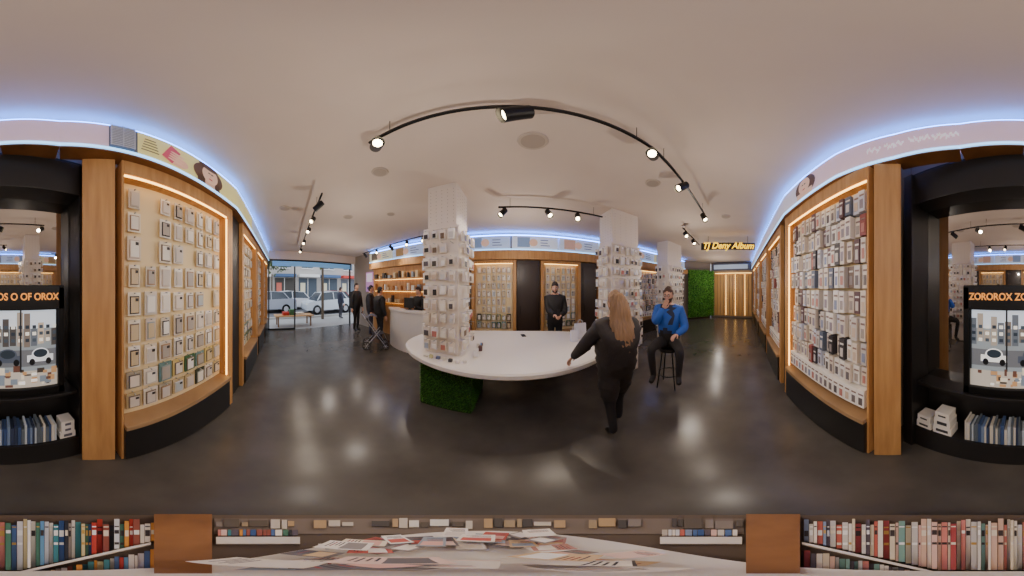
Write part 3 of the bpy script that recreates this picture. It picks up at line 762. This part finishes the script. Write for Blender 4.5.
person('woman_customer',(1.02,1.38,0),(.12,1),1.62,C(40,33,31),C(30,28,30),C(128,98,68),'long',Lt=(.62,1.76,.845),Rt=(1.22,1.66,.95),pitch=-.1,hyaw=.1,bulk=1.8,hem=.58,stride=.12,flare=.065)
e=empty('bar_stool'); sx_,sy_=2.32,1.62
m=MB(); m.cyl((sx_,sy_,.66),(sx_,sy_,.69),.17,.18,32); m.cyl((sx_,sy_,.69),(sx_,sy_,.71),.18,.165,32,m=1)
for i in range(4):
    a=math.pi/4+i*math.pi/2+.3; m.cyl((sx_+.12*math.cos(a),sy_+.12*math.sin(a),.66),(sx_+.22*math.cos(a),sy_+.22*math.sin(a),0),.012,.011,10)
pr=None
for i in range(33):
    a=2*math.pi*i/32; q=V((sx_+.185*math.cos(a),sy_+.185*math.sin(a),.25))
    if pr is not None: m.cyl(pr,q,.009,.009,8)
    pr=q
m.build('frame',[BLACKM,mat('stool_seat',C(30,26,25),.6)],e)
ff_=V((-.85,-.45)).normalized()
# arm targets for the seated man are given in his own frame (x right, y forward, z up, metres)
sdz=(.715+.125)/(1.76/1.75)-.93
person('seated_man_customer',(sx_-ff_.x*.02,sy_-ff_.y*.02,0),(-.85,-.45),1.76,C(46,96,186),C(44,40,38),C(70,50,38),'short',sit=.715,Lt=(-.16,.32,1.09+sdz),Rt=(.06,.25,1.45+sdz),pitch=-.15,hyaw=-.15,beard=True,glasses=True,bulk=1.4,vest=C(44,50,70),foot=.24)
person('standing_customer',(-3.95,3.74,0),(.3,1),1.68,BL,C(40,40,46),C(30,24,22),bulk=1.5,hem=.7)
person('standing_customer',(-4.75,4.02,0),(.7,.6),1.74,C(44,42,48),C(60,62,80),C(34,26,22),bulk=1.35)
person('standing_customer',(-5.6,3.95,0),(1,.2),1.82,BL,BL,C(40,30,24),bulk=1.4)
person('cashier',(-2.75,4.27,0),(-.3,-1),1.68,BL,BL,C(50,34,26),Lt=(-2.7,4.0,1.14),Rt=(-2.95,4.0,1.14),pitch=-.2,bulk=1.15)
person('street_pedestrian',(-8.6,4.9,-.02),(0,1),1.72,C(50,54,74),C(50,50,60),C(50,34,26),bulk=1.25)

# ---------------------------------------------------------------- round book & magazine display (beneath the viewpoint)
e=empty('round_book_display')
ZD=.10
def pol(px,r,z): a=az(px); return V((r*math.sin(a),r*math.cos(a),z))
def wedge(mb,p0,p1,r0,r1,z0,z1,col=(1,1,1,1),m=0,seg=1,r0b=None):
    r0b=r0 if r0b is None else r0b
    for i in range(seg):
        a=p0+(p1-p0)*i/seg; b=p0+(p1-p0)*(i+1)/seg
        ra=r0+(r0b-r0)*i/seg; rb=r0+(r0b-r0)*(i+1)/seg
        q=[pol(a,ra,z0),pol(b,rb,z0),pol(b,r1,z0),pol(a,r1,z0),pol(a,ra,z1),pol(b,rb,z1),pol(b,r1,z1),pol(a,r1,z1)]
        for f_ in ((3,2,1,0),(4,5,6,7),(0,1,5,4),(2,3,7,6),(3,0,4,7),(1,2,6,5)): mb.poly([q[j] for j in f_],col,m)
m=MB(); m.cyl((0,0,.0),(0,0,.08),.52,.53,72); m.cyl((0,0,.08),(0,0,ZD),.535,.535,72); m.build('turntable_base',[mat('turntable_brown',C(96,80,66),.6)],e)
wz=MB()
wedge(wz,154,212,.02,.52,ZD,.17,seg=10); wedge(wz,746,800,.02,.52,ZD,.17,seg=10)
wz.build('wood_divider',[WOODH],e)
b=MB()
bcL=[C(50,84,140),C(190,60,50),C(232,226,216),C(70,120,100),C(40,42,52),C(210,196,150),C(100,150,190),C(215,215,220),C(150,80,66),C(242,238,230),C(80,110,160),C(60,130,140),C(190,180,170),C(220,150,60)]
bcR=[C(210,130,120),C(232,224,212),C(214,180,160),C(240,234,226),C(170,70,70),C(130,146,176),C(220,206,180),C(196,100,84),C(90,80,90),C(226,188,176),C(206,202,196),C(120,160,150)]
def rline(px):
    dd=(px-802) if px<1024 else (1024+152-px)
    return max(.03,.275*(1-dd/150))
px=804
while px<1024+151:
    w=U(2.6,7); c=random.choice(bcR if px<1024 else bcL); h=U(.02,.05); r1=U(.43,.49); r0=rline(px)+.02
    wedge(b,px,px+w*.9,r0,r1,ZD,ZD+h,c)
    ca=random.choice([C(230,220,200),C(60,50,50),C(200,160,80),C(240,240,240)])
    if r0<.33 and R()<.7: wedge(b,px+.4,px+w*.9-.4,U(.33,.36),.385,ZD+h,ZD+h+.001,ca)
    if R()<.6: wedge(b,px+.4,px+w*.9-.4,.41,.42,ZD+h,ZD+h+.001,ca)
    if R()<.5 and r0<.24: wedge(b,px+.4,px+w*.9-.4,.26,.28,ZD+h,ZD+h+.001,ca)
    px+=w
for (a0,a1,cs) in ((804,905,bcR),(1075,1175,bcL)):
    px=a0
    while px<a1:
        w=U(3,7); rr=rline(px)-.03
        if rr>.05: wedge(b,px,px+w*.92,.02,rr*U(.8,.95),ZD,ZD+U(.02,.04),random.choice(cs))
        px+=w
b.build('book_row',[PROD],e)
b=MB()
for (a0,a1) in ((802,944),(1032,1175)):
    N=40
    for i in range(N):
        p0=a0+(a1-a0)*i/N; p1=a0+(a1-a0)*(i+1)/N
        ra,rb=rline(p0),rline(p1)
        q=[pol(p0,ra-.014,ZD),pol(p1,rb-.014,ZD),pol(p1,rb+.006,ZD),pol(p0,ra+.006,ZD)]
        t=[p+Z*.055 for p in q]
        b.poly(t[::-1]); 
        for j in range(4): b.poly([q[j],q[(j+1)%4],t[(j+1)%4],t[j]])
b.build('shelf_edge',[WHITE],e)
b=MB()
wedge(b,214,744,.36,.50,ZD,.108,C(120,106,94),0,60)  # far shelves: dimness painted as brown, pale blocks stand for bits of window light
px=216
while px<738:
    w=U(5,22)
    if R()<.8: wedge(b,px,min(px+w*.85,743),U(.40,.43),U(.46,.50),.109,.125,random.choice([C(200,190,175),C(90,80,70),C(160,140,110),C(70,64,60),C(220,215,205),C(180,150,110),C(130,120,112)]))
    px+=w
for (p0,p1) in ((216,300),(660,742)):
    wedge(b,p0,p1,.27,.33,ZD,.13,C(226,220,210),0,12)
    px=p0+2
    while px<p1-4:
        w=U(3,8); wedge(b,px,px+w*.85,.34,.39,.109,.14,random.choice(bcR+bcL)); px+=w
b.build('background_shelf',[PROD],e)
tc=V((-.03,.165,0)); tr=.205
b=MB(); b.cyl((tc.x,tc.y,ZD+.03),(tc.x,tc.y,.165),tr,tr,72); b.cyl((tc.x,tc.y,ZD),(tc.x,tc.y,ZD+.03),tr*.6,tr*.6,40); b.build('round_table_top',[WHITE],e)
b=MB()
mc=[C(226,196,184),C(238,230,220),C(196,96,86),C(216,206,196),C(190,140,128),C(232,218,196),C(150,142,138),C(222,172,160),C(240,236,230),C(110,104,106),C(236,228,220),C(150,160,170),C(210,180,140)]
for i in range(60):
    a=U(-3.1,3.1); rr=tr*math.sqrt(U(.12,.95)) ; ctr=tc+V((rr*math.sin(a),rr*math.cos(a),0))
    ou=(ctr-tc); ou.normalize(); ro=U(-.6,.6); uu_=V((ou.x*math.cos(ro)-ou.y*math.sin(ro),ou.x*math.sin(ro)+ou.y*math.cos(ro),0)); vv_=V((-uu_.y,uu_.x,0))
    w,h=U(.04,.065),U(.05,.085)
    if (ctr-tc).length+h/2>tr+.012: continue
    z0=.166+.0018*i
    n_=1 if R()<.6 else random.randint(2,4)
    for q_ in range(n_):
        c=random.choice(mc); o_=ctr-uu_*h/2-vv_*w/2+Z*(z0+.004*q_)+uu_*U(-.002,.002)
        b.box(o_,uu_*h,vv_*w,Z*.0034,c)
    o_=o_+Z*.0034
    b.box(o_+uu_*h*.12+vv_*w*.1,uu_*h*.42,vv_*w*.8,Z*.0004,random.choice(mc))
    for j in range(4): b.box(o_+uu_*h*(.6+.08*j)+vv_*w*.12,uu_*h*.03,vv_*w*U(.4,.75),Z*.0004,random.choice([C(90,80,84),C(150,60,60),C(60,60,70)]))
b.build('magazine_pile',[PROD],e)

# ---------------------------------------------------------------- lights
def point(x,y,z,en,col=(1,.89,.77),r=0.0):  # unseen fill point, added to brighten ceiling and room; no lamp hangs there
    l=bpy.data.lights.new('p','POINT'); l.energy=en; l.color=col; l.shadow_soft_size=r
    o=link(bpy.data.objects.new('fill_light',l)); o.location=(x,y,z)
for (x,y,z,en) in ((-.4,.6,2.1,13),(1.6,.4,2.0,16),(-1.6,.5,1.9,9),(-2.4,1.7,2.0,20),(.2,3.3,2.1,24),(3.4,1.8,2.0,26),(-4.6,2.2,2.0,26),(6.0,2.0,2.0,28),(8.3,2.6,2.0,34),(-5.0,3.6,2.2,16)):
    point(x,y,z,en)
w=bpy.data.worlds.new('World'); bpy.context.scene.world=w; w.use_nodes=True
bg=w.node_tree.nodes['Background']; bg.inputs[0].default_value=(.80,.87,1,1); bg.inputs[1].default_value=2.5

cam=bpy.data.cameras.new('cam'); co=link(bpy.data.objects.new('camera',cam))
co.location=(0,0,CH); co.rotation_euler=(math.pi/2,0,0)
cam.type='PANO'; cam.clip_start=.01
for hold in (getattr(cam,'cycles',None),cam):
    for k,v in (('panorama_type','EQUIRECTANGULAR'),('latitude_min',-math.pi/2),('latitude_max',math.pi/2),('longitude_min',-math.pi),('longitude_max',math.pi)):
        try: setattr(hold,k,v)
        except Exception as ex: pass
bpy.context.scene.camera=co
